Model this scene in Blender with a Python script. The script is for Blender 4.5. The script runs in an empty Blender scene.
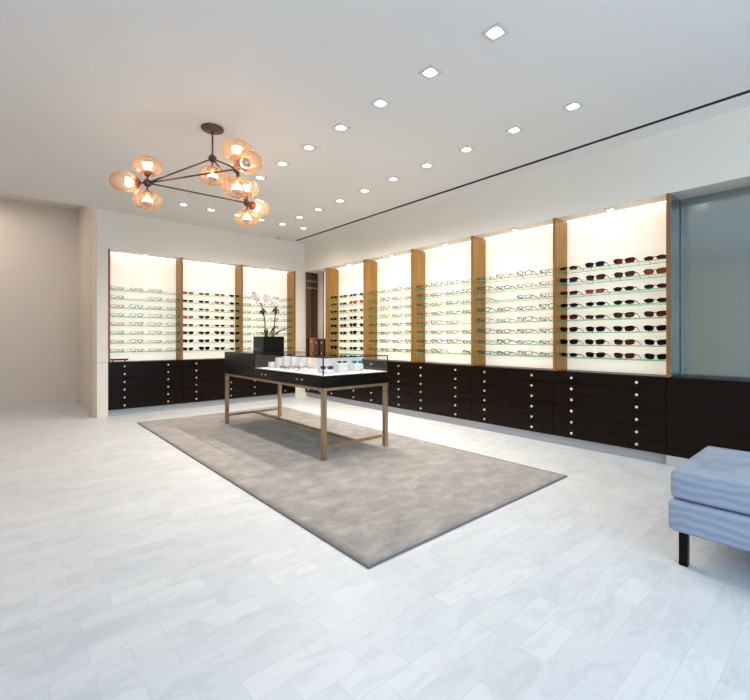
import bpy, bmesh, math, random
from mathutils import Vector, Matrix
random.seed(7)
SC = bpy.context.scene
COL = SC.collection
PI = math.pi

# ------------------------------------------------------------------ materials
def srgb(r, g, b):
    def f(c):
        c /= 255.0
        return c / 12.92 if c <= 0.04045 else ((c + 0.055) / 1.055) ** 2.4
    return (f(r), f(g), f(b), 1)

def new_mat(name):
    m = bpy.data.materials.new(name); m.use_nodes = True
    nt = m.node_tree; nt.nodes.clear()
    out = nt.nodes.new('ShaderNodeOutputMaterial')
    return m, nt, out

def pbr(name, col, rough=0.5, metal=0.0, emit=None, es=0.0, spec=0.5, coat=0.0):
    m, nt, out = new_mat(name)
    p = nt.nodes.new('ShaderNodeBsdfPrincipled')
    p.inputs['Base Color'].default_value = col
    p.inputs['Roughness'].default_value = rough
    p.inputs['Metallic'].default_value = metal
    p.inputs['Specular IOR Level'].default_value = spec
    p.inputs['Coat Weight'].default_value = coat
    if emit:
        p.inputs['Emission Color'].default_value = emit
        p.inputs['Emission Strength'].default_value = es
    nt.links.new(p.outputs[0], out.inputs[0])
    return m, nt, p

def coords(nt, scale=(1, 1, 1), rot=(0, 0, 0), kind='Object'):
    tc = nt.nodes.new('ShaderNodeTexCoord'); mp = nt.nodes.new('ShaderNodeMapping')
    mp.inputs['Scale'].default_value = scale; mp.inputs['Rotation'].default_value = rot
    nt.links.new(tc.outputs[kind], mp.inputs[0])
    return mp.outputs[0]

def world_coords(nt, scale=(1, 1, 1), rot=(0, 0, 0)):
    g = nt.nodes.new('ShaderNodeNewGeometry'); mp = nt.nodes.new('ShaderNodeMapping')
    mp.inputs['Scale'].default_value = scale; mp.inputs['Rotation'].default_value = rot
    nt.links.new(g.outputs['Position'], mp.inputs[0])
    return mp.outputs[0]

def noise(nt, vec, scale, detail=4, rough=.5, dist=0):
    n = nt.nodes.new('ShaderNodeTexNoise')
    n.inputs['Scale'].default_value = scale; n.inputs['Detail'].default_value = detail
    n.inputs['Roughness'].default_value = rough; n.inputs['Distortion'].default_value = dist
    nt.links.new(vec, n.inputs['Vector'])
    return n.outputs['Fac']

def ramp(nt, fac, stops):
    r = nt.nodes.new('ShaderNodeValToRGB')
    while len(r.color_ramp.elements) < len(stops): r.color_ramp.elements.new(.5)
    for e, (p, c) in zip(r.color_ramp.elements, stops):
        e.position = p; e.color = c
    nt.links.new(fac, r.inputs[0])
    return r.outputs[0]

def mixc(nt, fac, a, b, mode='MIX'):
    m = nt.nodes.new('ShaderNodeMix'); m.data_type = 'RGBA'; m.blend_type = mode
    if isinstance(fac, (int, float)): m.inputs[0].default_value = fac
    else: nt.links.new(fac, m.inputs[0])
    for k, v in ((6, a), (7, b)):
        if isinstance(v, tuple): m.inputs[k].default_value = v
        else: nt.links.new(v, m.inputs[k])
    return m.outputs[2]

def bump(nt, p, h, strength, dist=.01):
    b = nt.nodes.new('ShaderNodeBump'); b.inputs['Strength'].default_value = strength
    b.inputs['Distance'].default_value = dist
    nt.links.new(h, b.inputs['Height']); nt.links.new(b.outputs[0], p.inputs['Normal'])

def paint(name, col, r=.6):
    m, nt, p = pbr(name, col, r, spec=.3)
    v = world_coords(nt)
    bump(nt, p, noise(nt, v, 140, 2), .05, .002)
    c2 = tuple(x * .97 for x in col[:3]) + (1,)
    nt.links.new(ramp(nt, noise(nt, v, .7, 2), [(.35, c2), (.65, col)]), p.inputs['Base Color'])
    return m

def wood(name, dark, light, rough, axis, scale=1.0, coat=0.0, spec=.5):
    m, nt, p = pbr(name, light, rough, coat=coat, spec=spec)
    s = {'z': (60, 60, 1.6), 'x': (1.6, 60, 60), 'xy': (1.4, 1.4, 70)}[axis]
    v = world_coords(nt, tuple(a * scale for a in s))
    f = noise(nt, v, 1.0, 5, .6, .3)
    nt.links.new(ramp(nt, f, [(.3, dark), (.7, light)]), p.inputs['Base Color'])
    bump(nt, p, f, .1, .001)
    return m

def thin_glass(name, tint, refl=1.0, rough=0.02, haze=None, hazef=0.0, fres=1.45):
    m, nt, out = new_mat(name)
    t = nt.nodes.new('ShaderNodeBsdfTransparent'); t.inputs[0].default_value = tint
    g = nt.nodes.new('ShaderNodeBsdfGlossy'); g.inputs['Roughness'].default_value = rough
    lw = nt.nodes.new('ShaderNodeLayerWeight'); lw.inputs[0].default_value = .5
    pw = nt.nodes.new('ShaderNodeMath'); pw.operation = 'POWER'; pw.inputs[1].default_value = 5
    nt.links.new(lw.outputs['Facing'], pw.inputs[0])
    mul = nt.nodes.new('ShaderNodeMath'); mul.operation = 'MULTIPLY_ADD'; mul.inputs[1].default_value = .9 * refl; mul.inputs[2].default_value = .04 * refl
    nt.links.new(pw.outputs[0], mul.inputs[0])
    mx = nt.nodes.new('ShaderNodeMixShader')
    nt.links.new(mul.outputs[0], mx.inputs[0]); nt.links.new(t.outputs[0], mx.inputs[1]); nt.links.new(g.outputs[0], mx.inputs[2])
    last = mx.outputs[0]
    if hazef > 0:
        d = nt.nodes.new('ShaderNodeBsdfDiffuse'); d.inputs[0].default_value = haze
        tl = nt.nodes.new('ShaderNodeBsdfTranslucent'); tl.inputs[0].default_value = haze
        m2 = nt.nodes.new('ShaderNodeMixShader'); m2.inputs[0].default_value = .5
        nt.links.new(d.outputs[0], m2.inputs[1]); nt.links.new(tl.outputs[0], m2.inputs[2])
        m3 = nt.nodes.new('ShaderNodeMixShader'); m3.inputs[0].default_value = hazef
        nt.links.new(last, m3.inputs[1]); nt.links.new(m2.outputs[0], m3.inputs[2])
        last = m3.outputs[0]
    nt.links.new(last, out.inputs[0])
    return m

def emitter(name, col, s):
    m, nt, out = new_mat(name)
    e = nt.nodes.new('ShaderNodeEmission'); e.inputs[0].default_value = col; e.inputs[1].default_value = s
    nt.links.new(e.outputs[0], out.inputs[0])
    return m

M = {}
M['wall'] = paint('wall_paint', srgb(236, 228, 216))
M['ceil'] = paint('ceiling_paint', srgb(234, 229, 226))
M['trimwhite'] = paint('trim_paint', srgb(188, 189, 193), .4)
M['oak'] = wood('bronzed_oak', srgb(130, 88, 30), srgb(190, 138, 60), .5, 'z')
M['edgewood'] = wood('oak_edge', srgb(120, 76, 40), srgb(158, 104, 58), .4, 'z')
M['wenge'] = wood('dark_wenge', srgb(9, 5, 4), srgb(28, 16, 10), .3, 'xy', spec=.14)
M['wengedark'] = wood('dark_wenge_body', srgb(6, 4, 4), srgb(13, 9, 7), .35, 'xy', spec=.14)
M['tabledark'] = wood('table_dark', srgb(12, 8, 6), srgb(26, 18, 12), .25, 'xy', spec=.22)
M['alcovewood'] = wood('alcove_brown_lacquer', srgb(52, 30, 16), srgb(92, 58, 32), .2, 'z')
M['bronze'], _nt, _p = pbr('brushed_bronze', srgb(176, 150, 112), .36, 1.0)
_v = coords(_nt, (80, 80, 3)); _f = noise(_nt, _v, 1, 3)
_nt.links.new(ramp(_nt, _f, [(.3, srgb(164, 136, 104)), (.7, srgb(208, 182, 150))]), _p.inputs['Base Color'])
M['darkbronze'] = pbr('dark_bronze', srgb(106, 84, 70), .42, .75)[0]
M['brass'] = pbr('brass_knob', srgb(250, 234, 200), .35, 1.0)[0]
M['black'] = pbr('black_gloss', srgb(9, 9, 9), .25, spec=.3)[0]
M['blackmatt'] = pbr('black_matt', srgb(10, 10, 10), .6)[0]
M['white'] = pbr('white_acrylic', srgb(224, 220, 226), .35)[0]
M['deck'] = pbr('white_case_deck', srgb(236, 233, 230), .4)[0]
M['mirror'] = pbr('blue_grey_mirror', srgb(164, 176, 176), .12, .9)[0]
M['pane'] = thin_glass('clear_pane', (.97, .99, .98, 1), 1.0)
M['shelfglass'] = thin_glass('shelf_glass', (.985, .997, .99, 1), .5)
M['glassedge'] = thin_glass('green_glass_edge', srgb(150, 215, 185), .5, .1, srgb(120, 205, 165), .62)
M['caseedge'] = thin_glass('dark_glass_edge', srgb(60, 84, 74), .6, .1, srgb(40, 60, 52), .6)
M['globe'] = thin_glass('amber_globe', (1.0, .88, .72, 1), 1.6, .05, (.92, .62, .45, 1), .22)
_nt = M['globe'].node_tree
_lw = next(n for n in _nt.nodes if n.type == 'LAYER_WEIGHT'); _tr = next(n for n in _nt.nodes if n.type == 'BSDF_TRANSPARENT')
_nt.links.new(ramp(_nt, _lw.outputs['Facing'], [(0, (1, .93, .80, 1)), (.5, (.96, .78, .58, 1)), (1, (.55, .33, .17, 1))]), _tr.inputs[0])
M['copper'] = pbr('copper_cup', srgb(196, 118, 84), .25, 1.0)[0]
M['bulb'] = emitter('bulb_glow', (1, .78, .58, 1), 24)
M['crown'] = pbr('silver_crown', srgb(190, 196, 205), .15, 1.0)[0]
M['lampglow'] = emitter('downlight_glow', (1, .93, .82, 1), 9)
M['lampface'] = emitter('niche_lamp_glow', (1, .95, .86, 1), 6)
M['led'] = emitter('led_strip_glow', (1, .92, .78, 1), 6)
M['housing'] = pbr('lamp_housing', srgb(205, 200, 195), .45)[0]
M['petal'] = pbr('orchid_petal', srgb(244, 228, 224), .5)[0]
M['petalmid'] = pbr('orchid_lip', srgb(186, 120, 116), .5)[0]
M['leaf'] = pbr('orchid_leaf', srgb(56, 74, 34), .35)[0]
M['stemm'] = pbr('orchid_stem', srgb(122, 92, 58), .5)[0]
M['moss'] = pbr('moss', srgb(150, 142, 84), .9)[0]
M['letter'] = pbr('pale_lettering', srgb(150, 160, 175), .5)[0]
M['signblue'] = pbr('ink_blue_plate', srgb(20, 26, 40), .3)[0]
M['gold'] = pbr('golden_brown_leather', srgb(150, 98, 44), .35)[0]
M['brownleather'] = pbr('dark_brown_leather', srgb(58, 30, 20), .3)[0]
M['slot'] = pbr('slot_black', srgb(12, 12, 12), .8)[0]
M['bed'] = pbr('seam_grey', srgb(150, 146, 140), .6)[0]
M['corr'] = paint('corridor_paint', srgb(224, 210, 196))

# backlit opal panel with faint tiled paper pattern
m, nt, p = pbr('backlit_cream_panel', srgb(244, 238, 226), .55)
v = world_coords(nt)
n1 = noise(nt, v, 2.2, 2)
nt.links.new(ramp(nt, n1, [(.3, srgb(238, 231, 216)), (.7, srgb(246, 241, 230))]), p.inputs['Base Color'])
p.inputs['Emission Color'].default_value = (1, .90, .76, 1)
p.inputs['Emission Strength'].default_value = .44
M['panel'] = m

# marble floor: narrow running-bond tiles laid along x
m, nt, p = pbr('white_marble_tiles', srgb(228, 230, 233), .38, spec=.3)
v = world_coords(nt)
br = nt.nodes.new('ShaderNodeTexBrick')
br.offset = .5; br.inputs['Scale'].default_value = 1
br.inputs['Brick Width'].default_value = .25; br.inputs['Row Height'].default_value = .1115
br.inputs['Mortar Size'].default_value = .0016; br.inputs['Mortar Smooth'].default_value = .6
br.inputs['Color1'].default_value = (0, 0, 0, 1); br.inputs['Color2'].default_value = (1, 1, 1, 1)
br.inputs['Mortar'].default_value = (.5, .5, .5, 1)
nt.links.new(v, br.inputs['Vector'])
tile = ramp(nt, br.outputs['Color'], [(0, srgb(213, 216, 220)), (.55, srgb(218, 220, 224)), (1, srgb(224, 225, 228))])
vv = world_coords(nt, (1.0, 2.6, 1), (0, 0, .35))
vein = noise(nt, vv, 3.2, 8, .62, 1.6)
veinc = ramp(nt, vein, [(.0, srgb(196, 200, 206)), (.40, srgb(222, 224, 226)), (.50, srgb(255, 255, 255)), (1, srgb(255, 255, 255))])
c1 = mixc(nt, .30, tile, veinc, 'MULTIPLY')
vs = noise(nt, world_coords(nt, (1, 2, 1), (0, 0, .6)), 9, 6, .7, 2.2)
vc = ramp(nt, vs, [(.0, srgb(150, 152, 160)), (.30, srgb(190, 192, 198)), (.345, srgb(255, 255, 255)), (1, srgb(255, 255, 255))])
c2 = mixc(nt, .45, c1, vc, 'MULTIPLY')
c3 = mixc(nt, br.outputs['Fac'], c2, srgb(200, 202, 206))
nt.links.new(c3, p.inputs['Base Color'])
M['floor'] = m

# rug
m, nt, p = pbr('taupe_cut_pile', srgb(160, 150, 144), .95, spec=.1)
v = world_coords(nt)
na = noise(nt, world_coords(nt, (1, 1.4, 1), (0, 0, .5)), 4.6, 7, .68, .35)
nb = noise(nt, v, 90, 2, .6)
a = ramp(nt, na, [(.32, srgb(150, 142, 138)), (.50, srgb(168, 160, 155)), (.68, srgb(192, 184, 178))])
b = ramp(nt, nb, [(.25, srgb(196, 196, 196)), (.75, srgb(255, 255, 255))])
nt.links.new(mixc(nt, .6, a, b, 'MULTIPLY'), p.inputs['Base Color'])
bump(nt, p, nb, .55, .012)
p.inputs['Sheen Weight'].default_value = .3
M['rug'] = m
M['rugedge'] = pbr('rug_binding', srgb(112, 108, 108), .9)[0]

# bench cloth
m, nt, p = pbr('pale_blue_cloth', srgb(176, 192, 212), .85, spec=.15)
w = nt.nodes.new('ShaderNodeTexWave'); w.bands_direction = 'Z'; w.inputs['Scale'].default_value = 7
w.inputs['Distortion'].default_value = 6; w.inputs['Detail'].default_value = 4
nt.links.new(world_coords(nt), w.inputs['Vector'])
nt.links.new(ramp(nt, w.outputs['Fac'], [(0, srgb(146, 157, 176)), (1, srgb(162, 173, 192))]), p.inputs['Base Color'])
bump(nt, p, w.outputs['Fac'], .25, .01)
M['cloth'] = m

# ------------------------------------------------------------------ mesh helpers
def mesh_from(bm, name='m'):
    bmesh.ops.recalc_face_normals(bm, faces=bm.faces)
    me = bpy.data.meshes.new(name); bm.to_mesh(me); bm.free()
    return me

def add_box(bm, x0, x1, y0, y1, z0, z1, mi=0):
    vs = [bm.verts.new((x, y, z)) for z in (z0, z1) for y in (y0, y1) for x in (x0, x1)]
    fs = []
    for q in ((0, 2, 3, 1), (4, 5, 7, 6), (0, 1, 5, 4), (2, 6, 7, 3), (0, 4, 6, 2), (1, 3, 7, 5)):
        f = bm.faces.new([vs[i] for i in q]); f.material_index = mi; fs.append(f)
    return fs

def box_mesh(x0, x1, y0, y1, z0, z1, bev=0.0, seg=2):
    bm = bmesh.new(); add_box(bm, x0, x1, y0, y1, z0, z1)
    if bev > 0:
        bmesh.ops.bevel(bm, geom=bm.edges[:], offset=bev, segments=seg, affect='EDGES', profile=.5)
    return mesh_from(bm)

def add_tube(bm, pts, rad, n=10, cap=True, flat=1.0):
    """tube through points; rad a number or list"""
    rads = rad if isinstance(rad, (list, tuple)) else [rad] * len(pts)
    pts = [Vector(p) for p in pts]; rings = []
    for i, p in enumerate(pts):
        d = (pts[min(i + 1, len(pts) - 1)] - pts[max(i - 1, 0)]).normalized()
        a = d.cross(Vector((0, 0, 1)))
        if a.length < 1e-3: a = Vector((1, 0, 0))
        a.normalize(); b = d.cross(a).normalized()
        rings.append([bm.verts.new(p + a * math.cos(2 * PI * k / n) * rads[i] * flat + b * math.sin(2 * PI * k / n) * rads[i]) for k in range(n)])
    for r0, r1 in zip(rings, rings[1:]):
        for k in range(n):
            f = bm.faces.new((r0[k], r0[(k + 1) % n], r1[(k + 1) % n], r1[k])); f.smooth = True
    if cap:
        bm.faces.new(rings[0][::-1]); bm.faces.new(rings[-1])

def tube_mesh(pts, rad, n=10, flat=1.0):
    bm = bmesh.new(); add_tube(bm, pts, rad, n, True, flat); return mesh_from(bm)

def lathe_mesh(prof, n=24, smooth=True):
    bm = bmesh.new(); rings = []
    for r, z in prof:
        if r < 1e-6: rings.append([bm.verts.new((0, 0, z))])
        else: rings.append([bm.verts.new((r * math.cos(2 * PI * k / n), r * math.sin(2 * PI * k / n), z)) for k in range(n)])
    for a, b in zip(rings, rings[1:]):
        for k in range(n):
            q = [a[k % len(a)], a[(k + 1) % len(a)], b[(k + 1) % len(b)], b[k % len(b)]]
            u = []
            for x in q:
                if x not in u: u.append(x)
            if len(u) > 2:
                f = bm.faces.new(u); f.smooth = smooth
    return mesh_from(bm)

def ellipsoid_mesh(rx, ry, rz, n=24, k=14):
    bm = bmesh.new(); bmesh.ops.create_uvsphere(bm, u_segments=n, v_segments=k, radius=1)
    bmesh.ops.scale(bm, vec=(rx, ry, rz), verts=bm.verts)
    for f in bm.faces: f.smooth = True
    return mesh_from(bm)

def obj(name, me, mat=None, parent=None, loc=(0, 0, 0), rot=None, objmat=False):
    o = bpy.data.objects.new(name, me); COL.objects.link(o); o.location = loc
    if rot is not None: o.rotation_euler = rot
    if parent is not None: o.parent = parent
    if mat is not None:
        mats = mat if isinstance(mat, (list, tuple)) else [mat]
        if objmat:
            if not me.materials: me.materials.append(mats[0])
            o.material_slots[0].link = 'OBJECT'; o.material_slots[0].material = mats[0]
        elif not me.materials:
            for k in mats: me.materials.append(k)
    return o

def thing(name, label, cat, loc=(0, 0, 0), rz=0, group=None):
    o = bpy.data.objects.new(name, None); COL.objects.link(o)
    o.location = loc; o.rotation_euler = (0, 0, rz); o.empty_display_size = .05
    tag(o, label, cat, group); return o

def tag(o, label, cat, group=None):
    o['label'] = label; o['category'] = cat
    if group: o['group'] = group
    return o

def struct(name, me, mat, loc=(0, 0, 0)):
    o = obj(name, me, mat, None, loc); o['kind'] = 'structure'; return o

def dup(root, loc, rz=None, label=None, group=None):
    r = root.copy(); COL.objects.link(r); r.location = loc
    if rz is not None: r.rotation_euler = (0, 0, rz)
    if label: r['label'] = label
    if group: r['group'] = group
    for ch in list(root.children):
        c = ch.copy(); COL.objects.link(c); c.parent = r
        for g in ch.children:
            d = g.copy(); COL.objects.link(d); d.parent = c
    return r

# ------------------------------------------------------------------ camera
F, CX, CY, EYE = 428.5, 384.5, 338.5, 1.2
YAW = math.atan(CX / F)
cam = bpy.data.cameras.new('camera'); co = bpy.data.objects.new('camera', cam); COL.objects.link(co)
co.location = (0, 0, EYE); co.rotation_euler = (PI / 2, 0, -YAW)
cam.sensor_fit = 'HORIZONTAL'; cam.sensor_width = 36; cam.lens = F / 750 * 36
cam.shift_x = -(CX - 375) / 750; cam.shift_y = (CY - 350) / 750
cam.clip_start = .05; cam.clip_end = 100
SC.camera = co
SN, CS = math.sin(YAW), math.cos(YAW)

# ------------------------------------------------------------------ room shell
XW, YW, ZC = 4.68, 7.68, 3.15
NT, LZ = 2.565, .835            # niche top, drawer top
YB, XL, YE = -2.6, -3.0, 9.8    # storefront, left wall, corridor end
ZR = 3.6                        # corridor ceiling

struct('floor', box_mesh(XL, 5.2, YB - .1, YE, -.1, 0), M['floor'])
bm = bmesh.new()
add_box(bm, XL, 4.372, YB, YW, ZC, ZC + .15)
struct('ceiling', mesh_from(bm), M['ceil'])
struct('ceiling_edge', box_mesh(4.43, XW, YB, YW, ZC, ZC + .15), M['ceil'])
struct('ceiling_corner', box_mesh(4.372, 4.43, 7.56, YW, ZC, ZC + .15), M['ceil'])
o = obj('air_slot', box_mesh(4.373, 4.429, YB, 7.559, ZC + .003, ZC + .05), M['slot'])
tag(o, 'long thin black air slot cut in the ceiling beside the long wall', 'air slot')
struct('ceiling_corridor', box_mesh(XL, 1.085, YW, YE, ZR, ZR + .1), M['ceil'])

# long wall (right)
bm = bmesh.new(); add_box(bm, XW, 5.10, YB, YW, NT, ZR); struct('wall_right', mesh_from(bm), M['wall'])
struct('wall_right_back', box_mesh(5.0, 5.10, YB, YW, 0, NT), M['wall'])
struct('wall_right_alcove', box_mesh(4.975, 5.0, 6.922, 7.66, LZ, NT), M['wall'])
# far wall
struct('wall_far', box_mesh(1.085, 5.10, YW, 8.1, NT, ZR), M['wall'])
struct('wall_far_back', box_mesh(1.226, 4.464, 8.0, 8.1, 0, NT), M['wall'])
struct('wall_far_end', box_mesh(1.085, 1.226, YW, 8.1, 0, NT), M['wall'])
struct('wall_far_corner', box_mesh(4.464, 5.10, YW, 8.1, 0, NT), M['wall'])
struct('wall_corridor', box_mesh(1.085, 1.2, 8.1, YE, 0, ZR), M['corr'])
struct('trim_wall_seam', box_mesh(1.082, 1.226, YW - .002, 8.1, LZ - .004, LZ + .001), M['bed'])
struct('wall_corridor_end', box_mesh(XL, 1.2, YE, YE + .1, 0, ZR), M['corr'])
struct('wall_left', box_mesh(XL - .1, XL, YB, YE, 0, ZR), M['wall'])
# storefront behind the camera
struct('wall_back_sill', box_mesh(XL, 5.1, YB - .15, YB, 0, .12), M['trimwhite'])
struct('wall_back_header', box_mesh(XL, 5.1, YB - .15, YB, 2.85, ZR), M['wall'])
for k, x in enumerate((-3.0, -1.45, .1, 1.65, 3.2, 4.62)):
    struct('trim_%d' % (k + 1), box_mesh(x, x + .06, YB - .1, YB - .02, .12, 2.85), M['blackmatt'])
struct('window_1', box_mesh(XL, 5.0, YB - .062, YB - .056, .12, 2.85), M['pane'])

# ------------------------------------------------------------------ drawer cabinets
def drawer_cabinet(name, loc, rz, w, label, plain=False, kick=.06, flush=False):
    t = thing(name, label, 'drawer cabinet', loc, rz, 'dark drawer cabinets under the display bays')
    H0, H1, n = .1, LZ, 6
    obj('body', box_mesh(.001, w - .001, .022, .31, H0, H1), M['wengedark'], t)
    obj('plinth', box_mesh(0, w, kick, .3, 0, H0 - .001), M['trimwhite'], t)
    hh = (H1 - .006 - H0) / n
    if plain:
        obj('front_panel', box_mesh(.003, w - .001, 0, .022, H0, H1 - .004, .0015, 1), M['wenge'], t)
        return t
    fm = box_mesh(.003, w - .003, 0, .0215, .002, hh - .002, .0012, 1)
    for i in range(n):
        d = obj('drawer', fm, M['wenge'], t, (0, 0, H0 + i * hh))
        for u in (.2 * w, .78 * w):
            obj('knob', KNOB, M['brass'], d, (u, 0, hh * .5))
    return t
# knob: lathe turned to point out of the drawer front (local -y)
_b = bmesh.new()
_pr = [(0, -.001), (.006, -.001), (.005, .012), (.012, .017), (.0145, .022), (.013, .030), (0, .032)]
KNOB = lathe_mesh(_pr, 14); KNOB.transform(Matrix.Rotation(PI / 2, 4, 'X')); _b.free()

AX = [1.226, 2.307, 3.36, 4.464]
BY = [6.922, 5.759, 4.609, 3.486, 2.347, 1.236]
A_PH = ['beside the corridor', 'under the middle bay of the far wall', 'behind the display table, next to the corner']
for i in range(3):
    drawer_cabinet('drawer_cabinet', (AX[i], YW, 0), 0, AX[i + 1] - AX[i], 'dark wood cabinet of six knobbed drawers ' + A_PH[i])
B_PH = ['under the bay next to the alcove', 'under the second bay from the alcove', 'under the middle bay of the long wall',
        'under the fourth bay from the alcove', 'under the nearest bay of the long wall']
drawer_cabinet('drawer_cabinet', (XW, 7.66, 0), -PI / 2, 7.66 - 6.922, 'dark wood cabinet of six knobbed drawers below the corner alcove')
for i in range(5):
    drawer_cabinet('drawer_cabinet', (XW, BY[i], 0), -PI / 2, BY[i] - BY[i + 1], 'dark wood cabinet of six knobbed drawers ' + B_PH[i])
drawer_cabinet('side_cabinet', (XW, BY[5], 0), -PI / 2, BY[5] - .2, 'plain dark cabinet without knobs at the near end of the long wall', True, 0.0)

# ------------------------------------------------------------------ display bays
NSH = 8
SZ = [.99 + .139 * k for k in range(NSH)]     # shelf tops, bottom to top
def shelf_mesh(w):
    bm = bmesh.new(); fs = add_box(bm, .003, w - .003, .022, .262, -.008, 0)
    for i, f in enumerate(fs): f.material_index = 0 if i < 2 else 1
    return mesh_from(bm)
def display_bay(loc, rz, w, left_post, right_post, label):
    t = thing('display_bay', label, 'display shelving', loc, rz, 'lit display bays')
    pw = .03
    u0 = pw if left_post else 0.0
    u1 = w - pw if right_post else w
    obj('back_panel', box_mesh(u0 + .001, u1 - .001, .29, .315, LZ + .001, NT - .003), M['panel'], t)
    for c, u in ((left_post, 0.0), (right_post, w - pw)):
        if c:
            pm = box_mesh(u, u + pw, .004, .314, LZ + .001, NT - .001)
            p_ = obj('divider', pm, M['oak'], t)
            obj('edge_strip', box_mesh(u, u + pw, -.003, .004, LZ + .001, NT + .002), M['edgewood'], p_)
    me = shelf_mesh(u1 - u0)
    for z in SZ:
        s_ = obj('shelf', me, [M['shelfglass'], M['glassedge']], t, (u0, 0, z))
    # lamp in the soffit: square trim and a glowing face
    bm = bmesh.new()
    a, b = .045, .032
    um = (u0 + u1) / 2
    for q in ((-a, a, -a, -b), (-a, a, b, a), (-a, -b, -b, b), (b, a, -b, b)):
        add_box(bm, um + q[0], um + q[1], .12 + q[2], .12 + q[3], NT - .008, NT - .0005)
    lp = obj('lamp', mesh_from(bm), M['housing'], t)
    obj('lamp_face', box_mesh(um - b + .001, um + b - .001, .12 - b + .001, .12 + b - .001, NT - .005, NT - .001), M['lampface'], lp)
    # LED strip along the front of the soffit
    obj('led_strip', box_mesh(u0 + .02, u1 - .02, .24, .252, NT - .007, NT - .001), M['led'], t)
    l = bpy.data.lights.new('niche_light', 'AREA'); l.shape = 'RECTANGLE'; l.size = u1 - u0 - .06; l.size_y = .03
    l.energy = LED_W * (u1 - u0); l.color = (1, .90, .76)
    lo = bpy.data.objects.new('niche_light', l); COL.objects.link(lo); lo.parent = t
    lo.location = (um, .10, NT - .012)
    lo.rotation_euler = (math.radians(24), 0, 0)
    return t
LED_W = .15
AP = ['beside the corridor', 'in the middle of the far wall', 'on the far wall behind the orchid']
for i in range(3):
    x0 = AX[i] if i == 0 else AX[i]
    display_bay((AX[i], YW, 0), 0, AX[i + 1] - AX[i], i == 0, True, 'lit cream display bay of glass shelves ' + AP[i])
BP = ['next to the corner alcove', 'second from the corner alcove', 'in the middle of the long wall', 'fourth from the corner alcove',
      'at the near end of the long wall']
for i in range(5):
    last = i == 4
    w = BY[i] - BY[i + 1] + (.032 if last else 0)
    display_bay((XW, BY[i], 0), -PI / 2, w, True, last, 'lit cream display bay with glass shelves ' + BP[i])

# grey-blue mirror facing of the end post and the dark alcove beyond it
o = obj('mirror_panel', box_mesh(XW + .006, 4.985, 1.196, 1.202, LZ + .002, NT - .002), M['mirror'])
tag(o, 'blue-grey mirror facing at the near end of the long wall', 'mirror')
o = obj('mirror_panel', box_mesh(4.985, 4.998, .2, 1.19, LZ + .002, NT - .002), M['mirror'])
tag(o, 'tall blue-grey mirror in the recess above the plain dark cabinet', 'mirror')
struct('wall_right_end', box_mesh(XW, 5.0, YB, .19, 0, NT), M['wall'])

# corner alcove: lacquered end panel with bronze rails, tall slim mirror
t = thing('alcove_panel', 'glossy brown panel with bronze rails in the corner alcove', 'wall panel', (XW, 7.64, LZ))
obj('board', box_mesh(.012, .29, 0, .018, .002, NT - LZ - .003), M['alcovewood'], t)
for z in (1.40, 1.54):
    obj('rail', box_mesh(.02, .285, -.012, 0, z, z + .022), M['bronze'], t)
obj('centre_strip', box_mesh(.145, .155, -.004, 0, .002, NT - LZ - .003), M['wenge'], t)
t = thing('wall_mirror', 'narrow dark-framed mirror standing in the corner alcove', 'mirror', (4.965, 7.40, LZ + .001))
obj('frame', box_mesh(-.004, .009, 0, .03, 0, NT - LZ - .01), M['alcovewood'], t)
obj('glass', box_mesh(.001, .009, -.22, 0, 0, NT - LZ - .01), M['panel'], t)  # mirror glass glows cream by its material; the brightness is no real reflection

def leather_box(loc, w, d, h, mat, label):
    t = thing('leather_box', label, 'box', loc, 0, 'leather boxes in the corner alcove')
    obj('body', box_mesh(-d / 2, d / 2, -w / 2, w / 2, 0, h * .8, .006), mat, t)
    obj('lid', box_mesh(-d / 2 - .003, d / 2 + .003, -w / 2 - .003, w / 2 + .003, h * .8 + .001, h, .006), mat, t)
    obj('clasp', box_mesh(-d / 2 - .012, -d / 2 - .002, -.012, .012, h * .72, h * .84, .002, 1), M['brass'], t)
leather_box((4.77, 7.50, LZ + .001), .13, .10, .38, M['gold'], 'golden brown tall box beside the glossy alcove panel')
leather_box((4.79, 7.32, LZ + .001), .13, .12, .36, M['brownleather'], 'dark brown tall box standing between the two other alcove boxes')
leather_box((4.79, 7.12, LZ + .001), .13, .12, .36, M['brownleather'], 'dark brown tall box beside the oak divider of the alcove')

# black strip on the ledge
t = thing('name_bar', 'slim black bar on the ledge of the bay beside the corridor', 'name bar', (1.262, YW + .05, LZ + .0012))
obj('bar', box_mesh(0, .245, 0, .012, .022, .048, .002), M['blackmatt'], t)
for u in (.04, .205): obj('foot', box_mesh(u - .006, u + .006, .002, .030, 0, .0215), M['blackmatt'], t)

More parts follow.
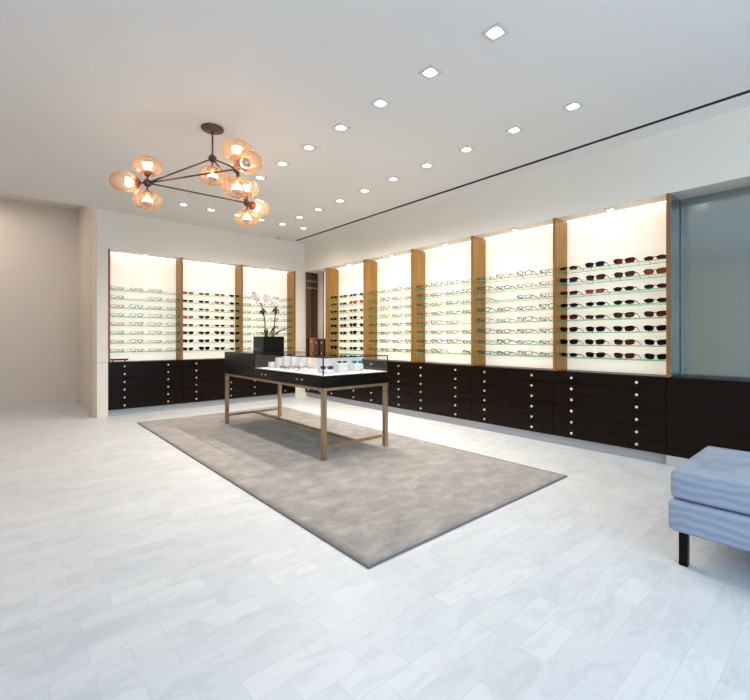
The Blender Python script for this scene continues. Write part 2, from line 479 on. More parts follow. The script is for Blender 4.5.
# ------------------------------------------------------------------ eyewear
STY = {'rect': (.043, .021, 4.0, .15), 'way': (.044, .028, 3.0, .35), 'round': (.037, .031, 2.0, .0), 'avi': (.046, .034, 2.3, .45), 'oval': (.043, .022, 2.2, .0)}
def outline(sty, sgn, n=22, shrink=0.0):
    a, b, e, tp = STY[sty]; a -= shrink; b -= shrink
    r = []
    for k in range(n):
        th = 2 * PI * k / n; c_, s_ = math.cos(th), math.sin(th)
        x = a * math.copysign(abs(c_) ** (2 / e), c_); z = b * math.copysign(abs(s_) ** (2 / e), s_)
        x *= 1 + tp * .5 * z / b * .5
        if tp > 0: z += .12 * b * (x / a) * 1.0          # cat lift outward
        r.append((sgn * (.054 + x), z))
    return r
def yoff(x): return 1.1 * x * x
EW = {}
def eyewear_meshes(sty, thick):
    key = (sty, thick)
    if key in EW: return EW[key]
    b = STY[sty][1]; zc = b * 1.14 + .001; t = .0065 if thick else .0048
    bm = bmesh.new()
    for sg in (-1, 1):
        o1, o2 = outline(sty, sg), outline(sty, sg, shrink=t)
        n = len(o1); L = []
        for (pts, dy) in ((o1, -.003), (o2, -.003), (o2, .003), (o1, .003)):
            L.append([bm.verts.new((x, yoff(x) + dy, z + zc)) for x, z in pts])
        for i in range(4):
            A, B = L[i], L[(i + 1) % 4]
            for k in range(n): bm.faces.new((A[k], A[(k + 1) % n], B[(k + 1) % n], B[k]))
    add_tube(bm, [(-.016, 0, zc + b * .25), (-.007, -.002, zc + b * .5), (.007, -.002, zc + b * .5), (.016, 0, zc + b * .25)], .004 if thick else .0026, 6)
    for sg in (-1, 1):
        add_box(bm, sg * .098 - .005, sg * .098 + .005, .008, .016, zc + b * .2, zc + b * .62)
    fr = mesh_from(bm, 'frame_' + sty)
    ls = []
    for sg in (-1, 1):
        bm = bmesh.new(); pts = outline(sty, sg, shrink=t * .8)
        A = [bm.verts.new((x, yoff(x) - .0008, z + zc)) for x, z in pts]; B = [bm.verts.new((x, yoff(x) + .0008, z + zc)) for x, z in pts]
        bm.faces.new(A); bm.faces.new(B[::-1])
        for k in range(len(A)): bm.faces.new((A[k], A[(k + 1) % len(A)], B[(k + 1) % len(A)], B[k]))
        ls.append(mesh_from(bm, 'lens_' + sty))
    tm = []
    for sg in (-1, 1):
        z1 = zc + b * .42; r = .006 if thick else .0045
        tm.append(tube_mesh([(sg * .1, .012, z1), (sg * .1, .07, z1 - .004), (sg * .098, .115, z1 - .012), (sg * .095, .165, max(.007, z1 - .045))],
                            [r, r * .9, r * .9, r * 1.1], 6, .5))
    EW[key] = (fr, ls, tm); return EW[key]

def rgbmat(kind, rgb):
    key = (kind, rgb)
    if key in M: return M[key]
    if kind == 'lens':
        c = srgb(*rgb)
        m = thin_glass('lens_%d_%d_%d' % rgb, tuple(min(1, x ** .8) for x in c[:3]) + (1,), .5, .03, c, .3)
    elif kind == 'clear':
        m = thin_glass('clear_lens', (.95, .96, .96, 1), .8)
    else:
        m = pbr('acetate_%d_%d_%d' % rgb, srgb(*rgb), .22, coat=.2)[0]
    M[key] = m; return m

PROTO = {}
def eyewear(style, thick, frame, lens, loc, rz, scale, label, group, tilt=0):
    """first of a kind is built, all others are copies"""
    kind = 'sunglasses' if lens else 'eyeglasses'
    key = (style, thick, kind)
    if key not in PROTO:
        fr, ls, tm = eyewear_meshes(style, thick)
        r = thing(kind, label, kind, loc, rz, group)
        fm = rgbmat('frame', frame); lm = rgbmat('lens', lens) if lens else rgbmat('clear', (0, 0, 0))
        obj('frame', fr, fm, r, objmat=True)
        for q in ls: obj('lens', q, lm, r, objmat=True)
        for q in tm: obj('temple', q, fm, r, objmat=True)
        PROTO[key] = r
    else:
        r = dup(PROTO[key], loc, rz, label, group)
        if not group and 'group' in r.keys(): del r['group']
        fm = rgbmat('frame', frame); lm = rgbmat('lens', lens) if lens else rgbmat('clear', (0, 0, 0))
        for ch in r.children:
            ch.material_slots[0].material = lm if ch.name.startswith('lens') else fm
    r.rotation_euler = (tilt, 0, rz)
    r.scale = (scale, scale, scale)
    return r

NUM = ['first', 'second', 'third', 'fourth', 'fifth']
SHN = ['bottom shelf', 'seventh shelf down', 'sixth shelf down', 'fifth shelf down', 'fourth shelf down', 'third shelf down', 'second shelf down', 'top shelf']
AMB, BRN, DBR, BLK = (186, 106, 52), (120, 66, 42), (58, 34, 28), (20, 18, 20)
RED, ORG, OLV, GRN, PUR, PNK, GRY, YEL, DRD, NVY, LIM = (132, 42, 34), (222, 110, 44), (116, 96, 44), (52, 72, 26), (84, 66, 92), (204, 104, 96), (128, 112, 112), (206, 176, 92), (84, 22, 24), (34, 34, 48), (150, 160, 60)
CN = {AMB: 'amber', BRN: 'brown', DBR: 'dark brown', BLK: 'black', RED: 'red-brown', ORG: 'orange', OLV: 'olive', GRN: 'green', PUR: 'purple', PNK: 'pink',
      GRY: 'grey', YEL: 'yellow', DRD: 'dark red', NVY: 'navy', LIM: 'lime green'}
# rows from the top shelf down, four colours from the left; style letters beside them
B5 = [((BRN, PUR, RED, BRN), 'owwo'), ((PUR, BRN, OLV, AMB), 'wwww'), ((RED, PNK, GRN, PUR), 'rroo'), ((BLK, BLK, GRN, GRN), 'oooo'),
      ((RED, PUR, OLV, BRN), 'wrww'), ((DRD, NVY, DRD, BLK), 'wwww'), ((BLK, DBR, BRN, BLK), 'wwww'), ((NVY, DBR, BRN, BLK), 'owww')]
B1 = [((DBR, GRY, GRY, BRN), 'rrrr'), ((GRY, GRY, ORG, ORG), 'rrww'), ((DBR, YEL, PNK, GRY), 'rrrr'), ((BLK, BLK, GRN, BLK), 'oowo'),
      ((BLK, BLK, BLK, BLK), 'wwaw'), ((BLK, DRD, BLK, BLK), 'wwaw'), ((DBR, OLV, DBR, DBR), 'oooo'), ((BLK, BRN, BLK, BLK), 'aoww')]
A2 = [((ORG, LIM, PNK, GRN), 'rrrr'), ((RED, PUR, PNK, NVY), 'rrrr'), ((BRN, AMB, AMB, RED), 'oooo'), ((ORG, BRN, BRN, DBR), 'rwww'),
      ((BRN, OLV, RED, OLV), 'oooo'), ((DRD, DRD, BRN, DRD), 'wwaw'), ((DBR, DBR, BLK, DBR), 'wwaw'), ((PUR, BLK, DBR, BRN), 'wawr')]
ST = {'o': 'oval', 'w': 'way', 'r': 'rect', 'a': 'avi'}
STN = {'oval': 'oval', 'way': 'wide', 'rect': 'slim', 'avi': 'large', 'round': 'round'}
OPT = [(92, 62, 42), (40, 34, 32), (128, 84, 52), (62, 48, 44), (150, 104, 66), (30, 28, 30), (96, 88, 84), (108, 50, 36), (70, 56, 70)]
OPN = ['brown', 'black', 'light brown', 'dark', 'honey', 'black', 'grey', 'reddish', 'plum']
def fill_bay(wall, idx, spec):
    if wall == 'A':
        w = AX[idx + 1] - AX[idx]; sc = .93; base = AX[idx]; where = ['bay beside corridor', 'middle bay of far wall', 'bay behind the orchid'][idx]; end = 'corridor side'
    else:
        w = BY[idx] - BY[idx + 1]; sc = 1.02; base = BY[idx]; end = 'alcove side'
        where = ['bay next to alcove', 'second bay from alcove', 'middle bay of long wall', 'fourth bay of long wall', 'nearest bay of long wall'][idx]
    for k in range(NSH):
        z = SZ[k] + .0008
        for j in range(4):
            if (wall, idx, k, j) in GAPS: continue
            if spec:
                cols, st = spec[NSH - 1 - k]; lens = cols[j]; sty = ST[st[j]]; thick = True
                fr = tuple(int(c * .55) for c in lens); cn = CN[lens]; kind = 'sunglasses'
            else:
                q = random.randrange(len(OPT)); lens = None; fr = tuple(int(c * (.55 if wall == 'A' else .75)) for c in OPT[q]); cn = OPN[q]; sty = random.choice(['rect', 'rect', 'oval', 'way']); thick = wall == 'A' or random.random() < (.8 if k < 3 else .5); kind = 'eyeglasses'
            jit = random.uniform(-.004, .004)
            if wall == 'A':
                lo_, hi_ = base + .104 + (.03 if idx == 0 else 0), base + w - .130
            else:
                lo_, hi_ = base - .140, base - w + .112
            ctr = lo_ + (hi_ - lo_) * j / 3.0 + jit
            yaw = random.uniform(-.06, .06)
            dv = .085 if wall == 'B' else .07
            if wall == 'A': loc = (ctr, YW + dv, z); rz = yaw
            else: loc = (XW + dv, ctr, z); rz = -PI / 2 + yaw
            adj = STN[sty] + (' ' if True else '')
            lab = '%s%s %s, %s from %s, %s, %s' % (adj, cn, kind, NUM[j], end, SHN[k], where)
            eyewear(sty, thick, fr, lens, loc, rz, sc, lab, '%s on the shelves of the %s' % (kind, where))
GAPS = {('B', 2, 3, 3), ('B', 2, 0, 2), ('B', 3, 5, 1), ('A', 0, 7, 3), ('A', 0, 6, 1)}
for i, s_ in enumerate([None, A2, None]): fill_bay('A', i, s_)
for i, s_ in enumerate([B1, None, None, None, B5]): fill_bay('B', i, s_)

# ------------------------------------------------------------------ rug
X0, X1, Y0, Y1 = 1.426, 3.668, 1.714, 6.86
t = thing('area_rug', 'large taupe cut-pile rug on the marble floor under the display table', 'rug', (X0, Y0, 0), -.0035)
bm = bmesh.new()
nx, ny = 46, 100
g = [[bm.verts.new((.012 + (X1 - X0 - .024) * i / nx, .012 + (Y1 - Y0 - .024) * j / ny, .012 + (random.uniform(-.0012, .0012) if 0 < i < nx and 0 < j < ny else -.002))) for i in range(nx + 1)] for j in range(ny + 1)]
for j in range(ny):
    for i in range(nx):
        f = bm.faces.new((g[j][i], g[j][i + 1], g[j + 1][i + 1], g[j + 1][i])); f.smooth = True
border = [e for e in bm.edges if len(e.link_faces) == 1]
ret = bmesh.ops.extrude_edge_only(bm, edges=border)
for v_ in [q for q in ret['geom'] if isinstance(q, bmesh.types.BMVert)]: v_.co.z = .001
obj('pile', mesh_from(bm), M['rug'], t)
bm = bmesh.new()
for q in ((0, X1 - X0, 0, .012), (0, X1 - X0, Y1 - Y0 - .012, Y1 - Y0), (0, .012, .012, Y1 - Y0 - .012), (X1 - X0 - .012, X1 - X0, .012, Y1 - Y0 - .012)):
    add_box(bm, q[0], q[1], q[2], q[3], .001, .0095)
obj('binding', mesh_from(bm), M['rugedge'], t)

# ------------------------------------------------------------------ display table
TX0, TX1, TY0, TY1 = 2.335, 3.19, 3.495, 5.94
RZ = .0175
t = thing('display_table', 'bronze-legged display table with glass case top on the rug', 'display table', ((TX0 + TX1) / 2, (TY0 + TY1) / 2, RZ))
ox, oy = (TX0 + TX1) / 2, (TY0 + TY1) / 2
def tb(x0, x1, y0, y1, z0, z1, bev=0.0): return box_mesh(x0 - ox, x1 - ox, y0 - oy, y1 - oy, z0 - RZ, z1 - RZ, bev, 1)
LG = .045
for (x, y) in ((TX0, TY0), (TX1 - LG, TY0), (TX0, TY1 - LG), (TX1 - LG, TY1 - LG)):
    obj('leg', tb(x, x + LG, y, y + LG, RZ, .686, .002), M['bronze'], t)
bm = bmesh.new()
for q in ((TX0, TX1, TY0, TY0 + LG), (TX0, TX1, TY1 - LG, TY1), (TX0, TX0 + LG, TY0 + LG, TY1 - LG), (TX1 - LG, TX1, TY0 + LG, TY1 - LG)):
    add_box(bm, q[0] - ox, q[1] - ox, q[2] - oy, q[3] - oy, .686 - RZ, .713 - RZ)
obj('apron_frame', mesh_from(bm), M['bronze'], t)
zs0, zs1 = .118, .146
for y in (TY0, TY1 - LG):
    obj('stretcher', tb(TX0 + LG, TX1 - LG, y + .012, y + LG - .012, zs0, zs1), M['bronze'], t)
xm = ox
obj('stretcher', tb(xm - .014, xm + .014, TY0 + LG - .012, TY1 - LG + .012, zs0, zs1), M['bronze'], t)
body = obj('case_body', tb(TX0 - .003, TX1 + .003, TY0 - .003, TY1 + .003, .714, .832, .002), M['tabledark'], t)
obj('case_deck', tb(TX0 + .006, TX1 - .006, TY0 + .006, 5.0, .8325, .838), M['deck'], t)
YBK = 5.0
obj('end_box', tb(TX0 - .003, TX1 + .003, YBK, TY1 + .003, .8325, 1.015, .002), M['tabledark'], t)
# shallow drawers along the long side with bronze pulls
for (ya, yb, kn) in ((3.505, 4.31, 1), (4.312, 5.13, 1), (5.132, 5.93, 0)):
    d = obj('drawer', tb(TX0 - .006, TX0 - .0035, ya, yb, .720, .826, .0005), M['tabledark'], t)
    for yk in (((ya + yb) / 2 - .05, (ya + yb) / 2 + .05) if kn else ()):
        k_ = obj('knob', KNOB, M['brass'], d, (TX0 - .006 - ox, yk - oy, .775 - RZ), (0, 0, -PI / 2))
        k_.scale = (.6, .6, .6)
# glass case: four panes and top
GT = .006
def pane(name, x0, x1, y0, y1, z0, z1): return obj(name, tb(x0, x1, y0, y1, z0, z1), M['pane'], t)
gx0, gx1, gy0 = TX0 + .001, TX1 - .001, TY0 + .001
pane('side_pane', gx0, gx0 + GT, gy0 + GT, YBK - .001, .839, 1.008)
pane('side_pane', gx1 - GT, gx1, gy0 + GT, YBK - .001, .839, 1.008)
pane('end_pane', gx0, gx1, gy0, gy0 + GT, .839, 1.008)
pane('top_pane', gx0, gx1, gy0, YBK - .001, 1.009, 1.015)
for (a_, b_, c_, d_) in ((gx0, gx0 + .007, gy0, gy0 + .007), (gx1 - .007, gx1, gy0, gy0 + .007)):
    obj('glass_edge', tb(a_ - .002, b_ + .001, c_ - .002, d_ + .001, .839, 1.0085), M['caseedge'], t)
for (a_, b_, c_, d_) in ((gx0 - .002, gx0 + .003, gy0, YBK), (gx1 - .003, gx1 + .002, gy0, YBK), (gx0, gx1, gy0 - .002, gy0 + .003)):
    obj('glass_edge', tb(a_, b_, c_, d_, 1.0075, 1.0165), M['caseedge'], t)

# contents of the case ---------------------------------------------------
DK = .8385
def riser(x, y, w, d, h, rz, label):
    o = obj('display_block', box_mesh(-w / 2, w / 2, -d / 2, d / 2, 0, h, .002, 1), M['white'], None, (x, y, DK), (0, 0, rz))
    return tag(o, label, 'display block', 'white blocks in the glass case')
pos = [(2.52, 4.86, .12, .07), (2.58, 4.79, .12, .125), (2.64, 4.72, .12, .145), (2.70, 4.64, .12, .150), (2.76, 4.55, .12, .148),
       (2.82, 4.46, .12, .135), (2.87, 4.36, .12, .128), (2.90, 4.25, .12, .110), (2.92, 4.14, .12, .108), (2.94, 4.03, .12, .125), (2.96, 3.92, .12, .145)]
HT = ['lowest', 'second', 'third', 'fourth', 'fifth', 'sixth', 'seventh', 'eighth', 'ninth', 'tenth', 'eleventh']
for i, (x, y, w, h) in enumerate(pos):
    riser(x, y, w, .062, h, 0, 'upright white block, %s of the stepped row counted from the planter' % (HT[i] if i else 'first and lowest'))
# folded white backboard behind the glasses at the near end
t2 = obj('display_board', box_mesh(-.30, .30, -.004, .004, 0, .155, .001, 1), M['white'], None, (2.785, 3.83, DK), (0, 0, 0))
tag(t2, 'white upright board at the near end of the glass case', 'display board')
for (x, y, h, lab) in ((2.53, 3.72, .034, 'low white block carrying the purple sunglasses in the glass case'), (2.74, 3.765, .095, 'white block carrying the small black sunglasses in the glass case'), (2.95, 3.765, .080, 'white block carrying the teal sunglasses in the glass case')):
    riser(x, y, .12, .115, h, 0, lab)
def case_pair(sty, fr, lens, x, y, z, rz, sc, lab, tilt=0):
    eyewear(sty, True, fr, lens, (x, y, z + .0008), rz, sc, lab, None, tilt)
case_pair('way', (196, 96, 130), None, 2.47, 4.12, DK, -.9, .95, 'pink eyeglasses lying on the white deck of the glass case')
case_pair('rect', (70, 56, 66), None, 2.46, 4.42, DK, -1.0, .9, 'dark slim eyeglasses lying behind the pink pair in the case')
case_pair('way', (92, 82, 120), (110, 98, 140), 2.53, 3.72, DK + .035, -.75, .66, 'purple sunglasses standing by the near corner of the glass case')
case_pair('rect', (12, 12, 14), (40, 38, 42), 2.74, 3.735, DK + .095, -.5, .50, 'small black sunglasses on a white block in the glass case')
case_pair('way', (20, 150, 150), (60, 178, 178), 2.95, 3.735, DK + .080, -.5, .60, 'teal sunglasses on a white block in the glass case')
case_pair('rect', (176, 120, 128), None, 2.99, 3.62, DK, -.5, .6, 'dusty pink eyeglasses lying below the teal pair in the case')

# ------------------------------------------------------------------ orchid planter
PX, PY, PZ = 2.715, 5.38, 1.0155
t = thing('potted_orchid', 'pale pink orchid in a square black planter on the display table', 'potted plant', (PX, PY, PZ))
S = .150
bm = bmesh.new()
add_box(bm, -S, S, -S, S, 0, .012)
for q in ((-S, S, -S, -S + .008), (-S, S, S - .008, S), (-S, -S + .008, -S + .008, S - .008), (S - .008, S, -S + .008, S - .008)):
    add_box(bm, q[0], q[1], q[2], q[3], .012, .212)
obj('planter', mesh_from(bm), M['black'], t)
# pale lettering on a dark blue plate, low on the planter face towards the room
pl = obj('name_plate', box_mesh(-S - .003, -S - .0005, -.10, S - .002, .012, .062), M['signblue'], t)
bm = bmesh.new()
yy = S - .012
for k, wd in enumerate([.013, .007, .012, .012, .012, 0, .012, .006, .012]):
    if wd == 0: yy -= .016; continue
    z0 = .032
    add_box(bm, -S - .0042, -S - .003, yy - wd, yy - wd + .004, z0, z0 + .019)
    if k % 2 == 0: add_box(bm, -S - .0042, -S - .003, yy - wd, yy, z0 + .015, z0 + .019)
    if k % 3 != 1: add_box(bm, -S - .0042, -S - .003, yy - wd, yy, z0, z0 + .004)
    if wd > .01: add_box(bm, -S - .0042, -S - .003, yy - .004, yy, z0, z0 + .019)
    yy -= wd + .006
add_box(bm, -S - .0042, -S - .003, -.085, -.075, .016, .034)
obj('lettering', mesh_from(bm), M['letter'], pl)
bm = bmesh.new()
bmesh.ops.create_grid(bm, x_segments=14, y_segments=14, size=S - .009)
for v_ in bm.verts: v_.co.z = .200 + random.uniform(0, .018) - .02 * (v_.co.length / S) ** 2
for f in bm.faces: f.smooth = True
obj('moss', mesh_from(bm), M['moss'], t)
# two stems, leaning and arching
def vv3(q): return (q[0], q[1], q[2])
stemA = [(-.05, .0, .20), (-.05, .0, .36), (-.08, -.01, .54), (-.12, -.02, .64), (-.16, -.02, .71), (-.22, 0, .77), (-.27, .02, .79)]
stemB = [(.06, -.02, .20), (.075, -.02, .38), (.09, -.03, .56), (.08, -.03, .66), (.02, -.03, .72), (-.08, -.03, .745)]
for s_ in (stemA, stemB):
    obj('stem', tube_mesh(s_, [.011, .010, .009, .007, .006, .005, .004][:len(s_)], 7), M['stemm'], t)
for (x, y, z) in ((-.085, -.01, .54), (.09, -.03, .565)):
    bm = bmesh.new()
    for k in range(7):
        a = 2 * PI * k / 7
        add_tube(bm, [(x, y, z), (x + .03 * math.cos(a), y + .03 * math.sin(a), z + .015), (x + .055 * math.cos(a), y + .055 * math.sin(a), z - .03)], [.014, .012, .002], 6)
    add_tube(bm, [(x, y, z - .04), (x, y, z + .05)], [.016, .02], 8)
    obj('support_tie', mesh_from(bm), M['blackmatt'], t)
def leaf_mesh(L, W, lift, droop):
    bm = bmesh.new(); n = 10; rows = []
    for i in range(n + 1):
        s_ = i / n; w_ = W * math.sin(PI * (.08 + .9 * s_)) ** .8
        x = L * s_; z = lift * math.sin(s_ * PI * .6) - droop * s_ * s_
        rows.append([bm.verts.new((x, w_ * c_, z + abs(c_) * w_ * .35 + dz)) for dz in (0, .003) for c_ in (-1, 0, 1)])
    for a_, b_ in zip(rows, rows[1:]):
        for (p_, q_) in ((0, 1), (1, 2), (2, 5), (5, 4), (4, 3), (3, 0)):
            f = bm.faces.new((a_[p_], a_[q_], b_[q_], b_[p_])); f.smooth = True
    bm.faces.new([rows[0][k] for k in (0, 1, 2, 5, 4, 3)]); bm.faces.new([rows[-1][k] for k in (0, 1, 2, 5, 4, 3)])
    return mesh_from(bm)
for (x, y, a, L, W, li, dr) in ((-.03, 0, -2.2, .16, .028, .10, -.02), (-.02, 0, 1.3, .15, .03, .13, -.03), (.05, -.01, -.3, .24, .03, .15, .02), (.06, 0, -.9, .26, .028, .12, -.03),
                                (.05, .02, .6, .2, .03, .12, .03), (-.05, 0, 2.9, .12, .025, .1, .02), (0, 0, -1.1, .17, .025, .16, -.04)):
    obj('leaf', leaf_mesh(L * .85, W * .9, li * .7, dr), M['leaf'], t, (x, y, .205), (0, 0, a))
def flower_mesh():
    bm = bmesh.new()
    for k in range(5):
        a = 2 * PI * k / 5 + .3; W = .022 if k % 2 else .027; L = .05
        c = Vector((math.cos(a), 0, math.sin(a))); s2 = Vector((-math.sin(a), 0, math.cos(a)))
        rows = []
        for i in range(6):
            q = i / 5; w_ = W * math.sin(PI * (.12 + .78 * q)) ; base = c * (L * q + .004) + Vector((0, -.012 * q * q + .004, 0))
            rows.append([bm.verts.new(base + s2 * w_ * e + Vector((0, (.004 if e == 0 else 0) + d_, 0))) for d_ in (0, .0015) for e in (-1, 0, 1)])
        for a_, b_ in zip(rows, rows[1:]):
            for (p_, q_) in ((0, 1), (1, 2), (2, 5), (5, 4), (4, 3), (3, 0)):
                f = bm.faces.new((a_[p_], a_[q_], b_[q_], b_[p_])); f.smooth = True
    return mesh_from(bm)
FL = flower_mesh(); LIP = ellipsoid_mesh(.008, .010, .008, 10, 8)
def along(pts, s):
    k = min(int(s * (len(pts) - 1)), len(pts) - 2); f = s * (len(pts) - 1) - k
    return Vector(pts[k]).lerp(Vector(pts[k + 1]), f)
for (st_, ss) in ((stemA, (.62, .68, .74, .80, .86, .92, .98)), (stemB, (.60, .67, .74, .80, .86, .92, .98))):
    for k, s_ in enumerate(ss):
        p_ = along(st_, s_) + Vector((random.uniform(-.03, .03), -.03, random.uniform(-.05, .02)))
        fl = obj('flower', FL, M['petal'], t, p_, (random.uniform(-.4, .4), random.uniform(-.5, .5), -.5 + random.uniform(-.7, .7)))
        sc = .65 + .35 * random.random(); fl.scale = (sc, sc, sc)
        obj('lip', LIP, M['petalmid'], fl, (0, -.008, 0))

# ------------------------------------------------------------------ chandelier
def ray(px, py):
    r = (px - CX) / F; u = (CY - py) / F
    return Vector((SN + r * CS, CS - r * SN, u))
def at_z(px, py, z):
    d = ray(px, py); return Vector((0, 0, EYE)) + d * ((z - EYE) / d.z)
HC = Vector((1.465, 4.019, 0))
HZ = 2.628
UP = Vector((0, 0, 1))
Hs = [at_z(147.5, 183, HZ), at_z(237, 169, HZ), at_z(247, 203, HZ)]
H0 = Vector((HC.x, HC.y, 2.866))
t = thing('chandelier', 'bronze chandelier with ten amber glass globes hanging from the ceiling', 'chandelier', (HC.x, HC.y, ZC))
def L(v_): return v_ - Vector((HC.x, HC.y, ZC))
can = lathe_mesh([(0, -.0005), (.095, -.0005), (.10, -.006), (.098, -.018), (.02, -.024), (.014, -.05), (0, -.05)], 32)
obj('canopy', can, M['darkbronze'], t)
obj('stem', tube_mesh([(0, 0, -.045), L(H0)], .008, 12), M['darkbronze'], t)
HUB = ellipsoid_mesh(.036, .036, .036, 20, 12)
for h in [H0] + Hs:
    obj('hub', HUB, M['darkbronze'], t, L(h))
for a, b in ((H0, Hs[0]), (H0, Hs[1]), (H0, Hs[2]), (Hs[0], Hs[1]), (Hs[0], Hs[2]), (Hs[1], Hs[2])):
    obj('arm', tube_mesh([L(a), L(b)], .0075, 10), M['darkbronze'], t)
def globe_mesh(side):
    bm = bmesh.new(); bmesh.ops.create_uvsphere(bm, u_segments=36, v_segments=20, radius=1)
    bmesh.ops.delete(bm, geom=[v_ for v_ in bm.verts if v_.co.z < -.975], context='VERTS')
    sx, sy, sz = (.086, .122, .128) if side else (.124, .124, .088)
    for v_ in bm.verts: v_.co = Vector((v_.co.x * sx, v_.co.y * sy, v_.co.z * sz))
    for f in bm.faces: f.smooth = True
    me = bpy.data.meshes.new('globe'); bm.to_mesh(me); bm.free(); return me
GLOBE, GLOBE_S = globe_mesh(False), globe_mesh(True)
CUP = lathe_mesh([(0, -.104), (.020, -.104), (.027, -.092), (.050, -.074), (.052, -.066), (.022, -.060), (.014, -.045), (0, -.045)], 20)
BULB = lathe_mesh([(0, -.045), (.013, -.044), (.018, -.034), (.033, -.020), (.040, -.004), (.041, .012), (0, .012)], 20)
CROWN = lathe_mesh([(.041, .0125), (.038, .024), (.029, .036), (.015, .044), (0, .047)], 20)
def globe(hub, d, side):
    d = d.normalized(); off = .190 if side else .156
    if side:
        q = Matrix((UP, UP.cross(d) * -1, d)).transposed()
        q = Matrix((UP, d.cross(UP), d)).transposed().to_quaternion()
    else: q = UP.rotation_difference(d)
    h_ = .128 if side else .088
    obj('globe_arm', tube_mesh([L(hub), L(hub + d * (off - h_ + .01))], .008, 8), M['darkbronze'], t)
    g_ = obj('globe', GLOBE_S if side else GLOBE, M['globe'], t, L(hub + d * off)); g_.rotation_mode = 'QUATERNION'; g_.rotation_quaternion = q
    dz = -(h_ - .088)
    obj('socket', CUP, M['copper'], g_, (0, 0, dz + .012)); obj('bulb', BULB, M['bulb'], g_, (0, 0, dz + .012)); obj('bulb_crown', CROWN, M['crown'], g_, (0, 0, dz + .012))
cen = (Hs[0] + Hs[1] + Hs[2]) / 3
globe(H0, -UP, 0)
for h in Hs:
    out = (h - cen); out.z = 0
    globe(h, UP, 0); globe(h, -UP, 0); globe(h, out, 1)

# ------------------------------------------------------------------ recessed ceiling lights
def downlight(label, first=[None]):
    t = thing('recessed_light', label, 'ceiling light', (0, 0, ZC), 0, 'square recessed ceiling lights')
    a, b = .062, .046
    bm = bmesh.new()
    for q in ((-a, a, -a, -b), (-a, a, b, a), (-a, -b, -b, b), (b, a, -b, b)):
        add_box(bm, q[0], q[1], q[2], q[3], -.007, -.0005)
    obj('trim', mesh_from(bm), M['housing'], t)
    l = obj('lamp', lathe_mesh([(0, -.0045), (.030, -.0045), (.036, -.003), (.044, -.002), (.044, -.0005), (0, -.0005)], 20), M['lampglow'], t)
    obj('baffle', box_mesh(-b + .0005, b - .0005, -b + .0005, b - .0005, -.0018, -.0006), M['lampglow2'], t)
    return t
M['lampglow2'] = pbr('lit_baffle', srgb(250, 246, 238), .4, emit=(1, .93, .82, 1), es=.4)[0]
ROW = ['first', 'second', 'third', 'fourth', 'fifth', 'sixth', 'seventh', 'eighth', 'ninth', 'tenth', 'eleventh']
pts = []
for k in range(8): pts.append((2.346, 1.56 + .552 * k, '%s light from the near end in the row above the rug' % ROW[k]))
for k in range(9): pts.append((3.58, 1.62 + .552 * k, '%s light from the near end in the row beside the slot' % ROW[k]))
for k, x in enumerate((1.985, 2.38, 2.79, 3.19, 3.58, 3.99)): pts.append((x, 6.59, '%s light from the chandelier side in the row near the far wall' % ROW[k]))
proto = None
for (x, y, lab) in pts:
    if proto is None:
        proto = downlight('square ' + lab); proto.location = (x, y, ZC)
    else:
        dup(proto, (x, y, ZC), None, 'square ' + lab)
    l = bpy.data.lights.new('downlight_spot', 'SPOT'); l.energy = 14 if y < 2.7 else (30 if x < 3 else 56) if y < 4 else (52 if x < 3 else 125) if y < 6 else 9 if x < 2.2 else 36; l.spot_size = math.radians(150); l.spot_blend = 1
    l.color = (1, .92, .80); l.shadow_soft_size = .035
    lo = bpy.data.objects.new('downlight_spot', l); COL.objects.link(lo); lo.location = (x, y, ZC - .012)

# sprinkler near the far wall
sp = at_z(278, 237.5, ZC)
t = thing('sprinkler', 'tiny metal sprinkler head on the ceiling near the far corner', 'sprinkler', (sp.x, sp.y - .02, ZC))
obj('base', lathe_mesh([(0, -.0005), (.022, -.0005), (.022, -.005), (.008, -.008), (.006, -.03), (0, -.03)], 12), M['bronze'], t)
obj('deflector', lathe_mesh([(0, -.030), (.016, -.032), (.016, -.035), (0, -.036)], 12), M['bronze'], t)

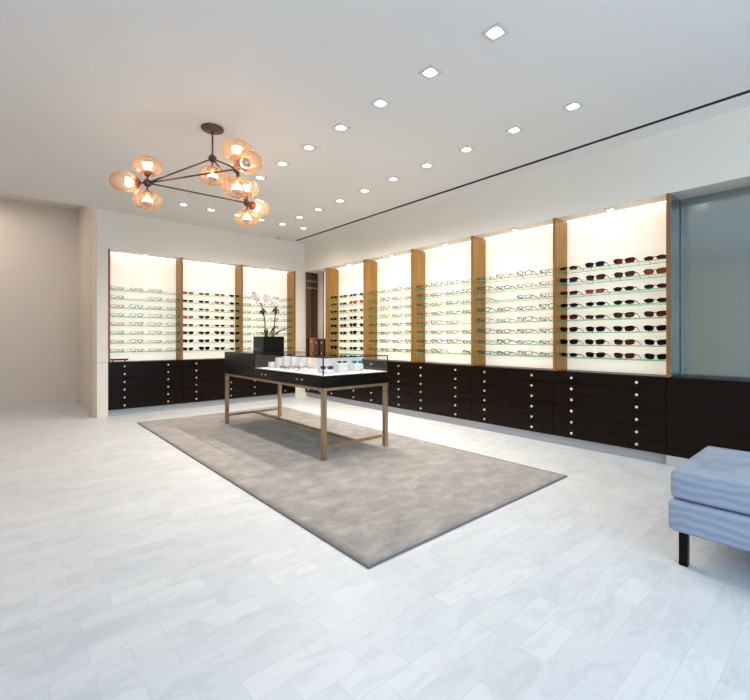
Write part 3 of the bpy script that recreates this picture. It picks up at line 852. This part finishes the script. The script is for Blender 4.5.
# ------------------------------------------------------------------ bench
BX0, BX1, BY0, BY1 = 2.63, 3.45, -.75, .69
t = thing('upholstered_bench', 'pale blue upholstered bench with two cushion layers and dark legs', 'bench', ((BX0 + BX1) / 2, (BY0 + BY1) / 2, 0))
bx, by = (BX1 - BX0) / 2, (BY1 - BY0) / 2
def cushion(z0, z1, ins, sag):
    bm = bmesh.new(); add_box(bm, -bx + ins, bx - ins, -by + ins, by - ins, z0, z1)
    bmesh.ops.bevel(bm, geom=bm.edges[:], offset=.028, segments=4, affect='EDGES', profile=.5)
    bmesh.ops.subdivide_edges(bm, edges=[e for e in bm.edges if e.calc_length() > .3], cuts=8, use_grid_fill=True)
    for v_ in bm.verts:
        q = 1 - (v_.co.x / bx) ** 2; r_ = 1 - (v_.co.y / by) ** 2
        if v_.co.z > (z0 + z1) / 2: v_.co.z += sag * max(0, q) * max(0, r_)
    for f in bm.faces: f.smooth = True
    return mesh_from(bm)
obj('base_cushion', cushion(.185, .352, 0, 0), M['cloth'], t)
obj('seat_cushion', cushion(.357, .505, .008, .012), M['cloth'], t)
for sx in (-1, 1):
    for sy in (-1, 1):
        x, y = sx * (bx - .07), sy * (by - .06)
        obj('leg', box_mesh(x - .02, x + .02, y - .02, y + .02, 0, .19, .002, 1), M['wengedark'], t)

# ------------------------------------------------------------------ lights
w = bpy.data.worlds.new('world'); SC.world = w; w.use_nodes = True
nt = w.node_tree; bg = nt.nodes['Background']
sky = nt.nodes.new('ShaderNodeTexSky'); sky.sky_type = 'HOSEK_WILKIE'; sky.turbidity = 4
bg.inputs[0].default_value = (.62, .78, 1, 1); bg.inputs[1].default_value = 1.1

def area(name, loc, rot, sx, sy, e, col):
    l = bpy.data.lights.new(name, 'AREA'); l.shape = 'RECTANGLE'; l.size = sx; l.size_y = sy; l.energy = e; l.color = col
    o = bpy.data.objects.new(name, l); COL.objects.link(o); o.location = loc; o.rotation_euler = rot
    return o
area('window_daylight', (.7, YB - .3, 1.7), (math.radians(82), 0, math.radians(-12)), 5.5, 2.2, 180, (.60, .79, 1))
area('added_corridor_light', (-.6, 8.8, 3.5), (0, 0, 0), 1.2, 1.0, 20, (1, .88, .76))  # unseen warm lamp, added to tint the corridor walls peach

SC.view_settings.view_transform = 'Standard'; SC.view_settings.look = 'None'
SC.view_settings.exposure = 0.10; SC.view_settings.gamma = 1.0; SC.view_settings.use_curve_mapping = False
SC.cycles.use_denoising = True
SC.cycles.max_bounces = 8; SC.cycles.transparent_max_bounces = 24; SC.cycles.diffuse_bounces = 5
SC.cycles.sample_clamp_indirect = 6; SC.cycles.caustics_reflective = False; SC.cycles.caustics_refractive = False
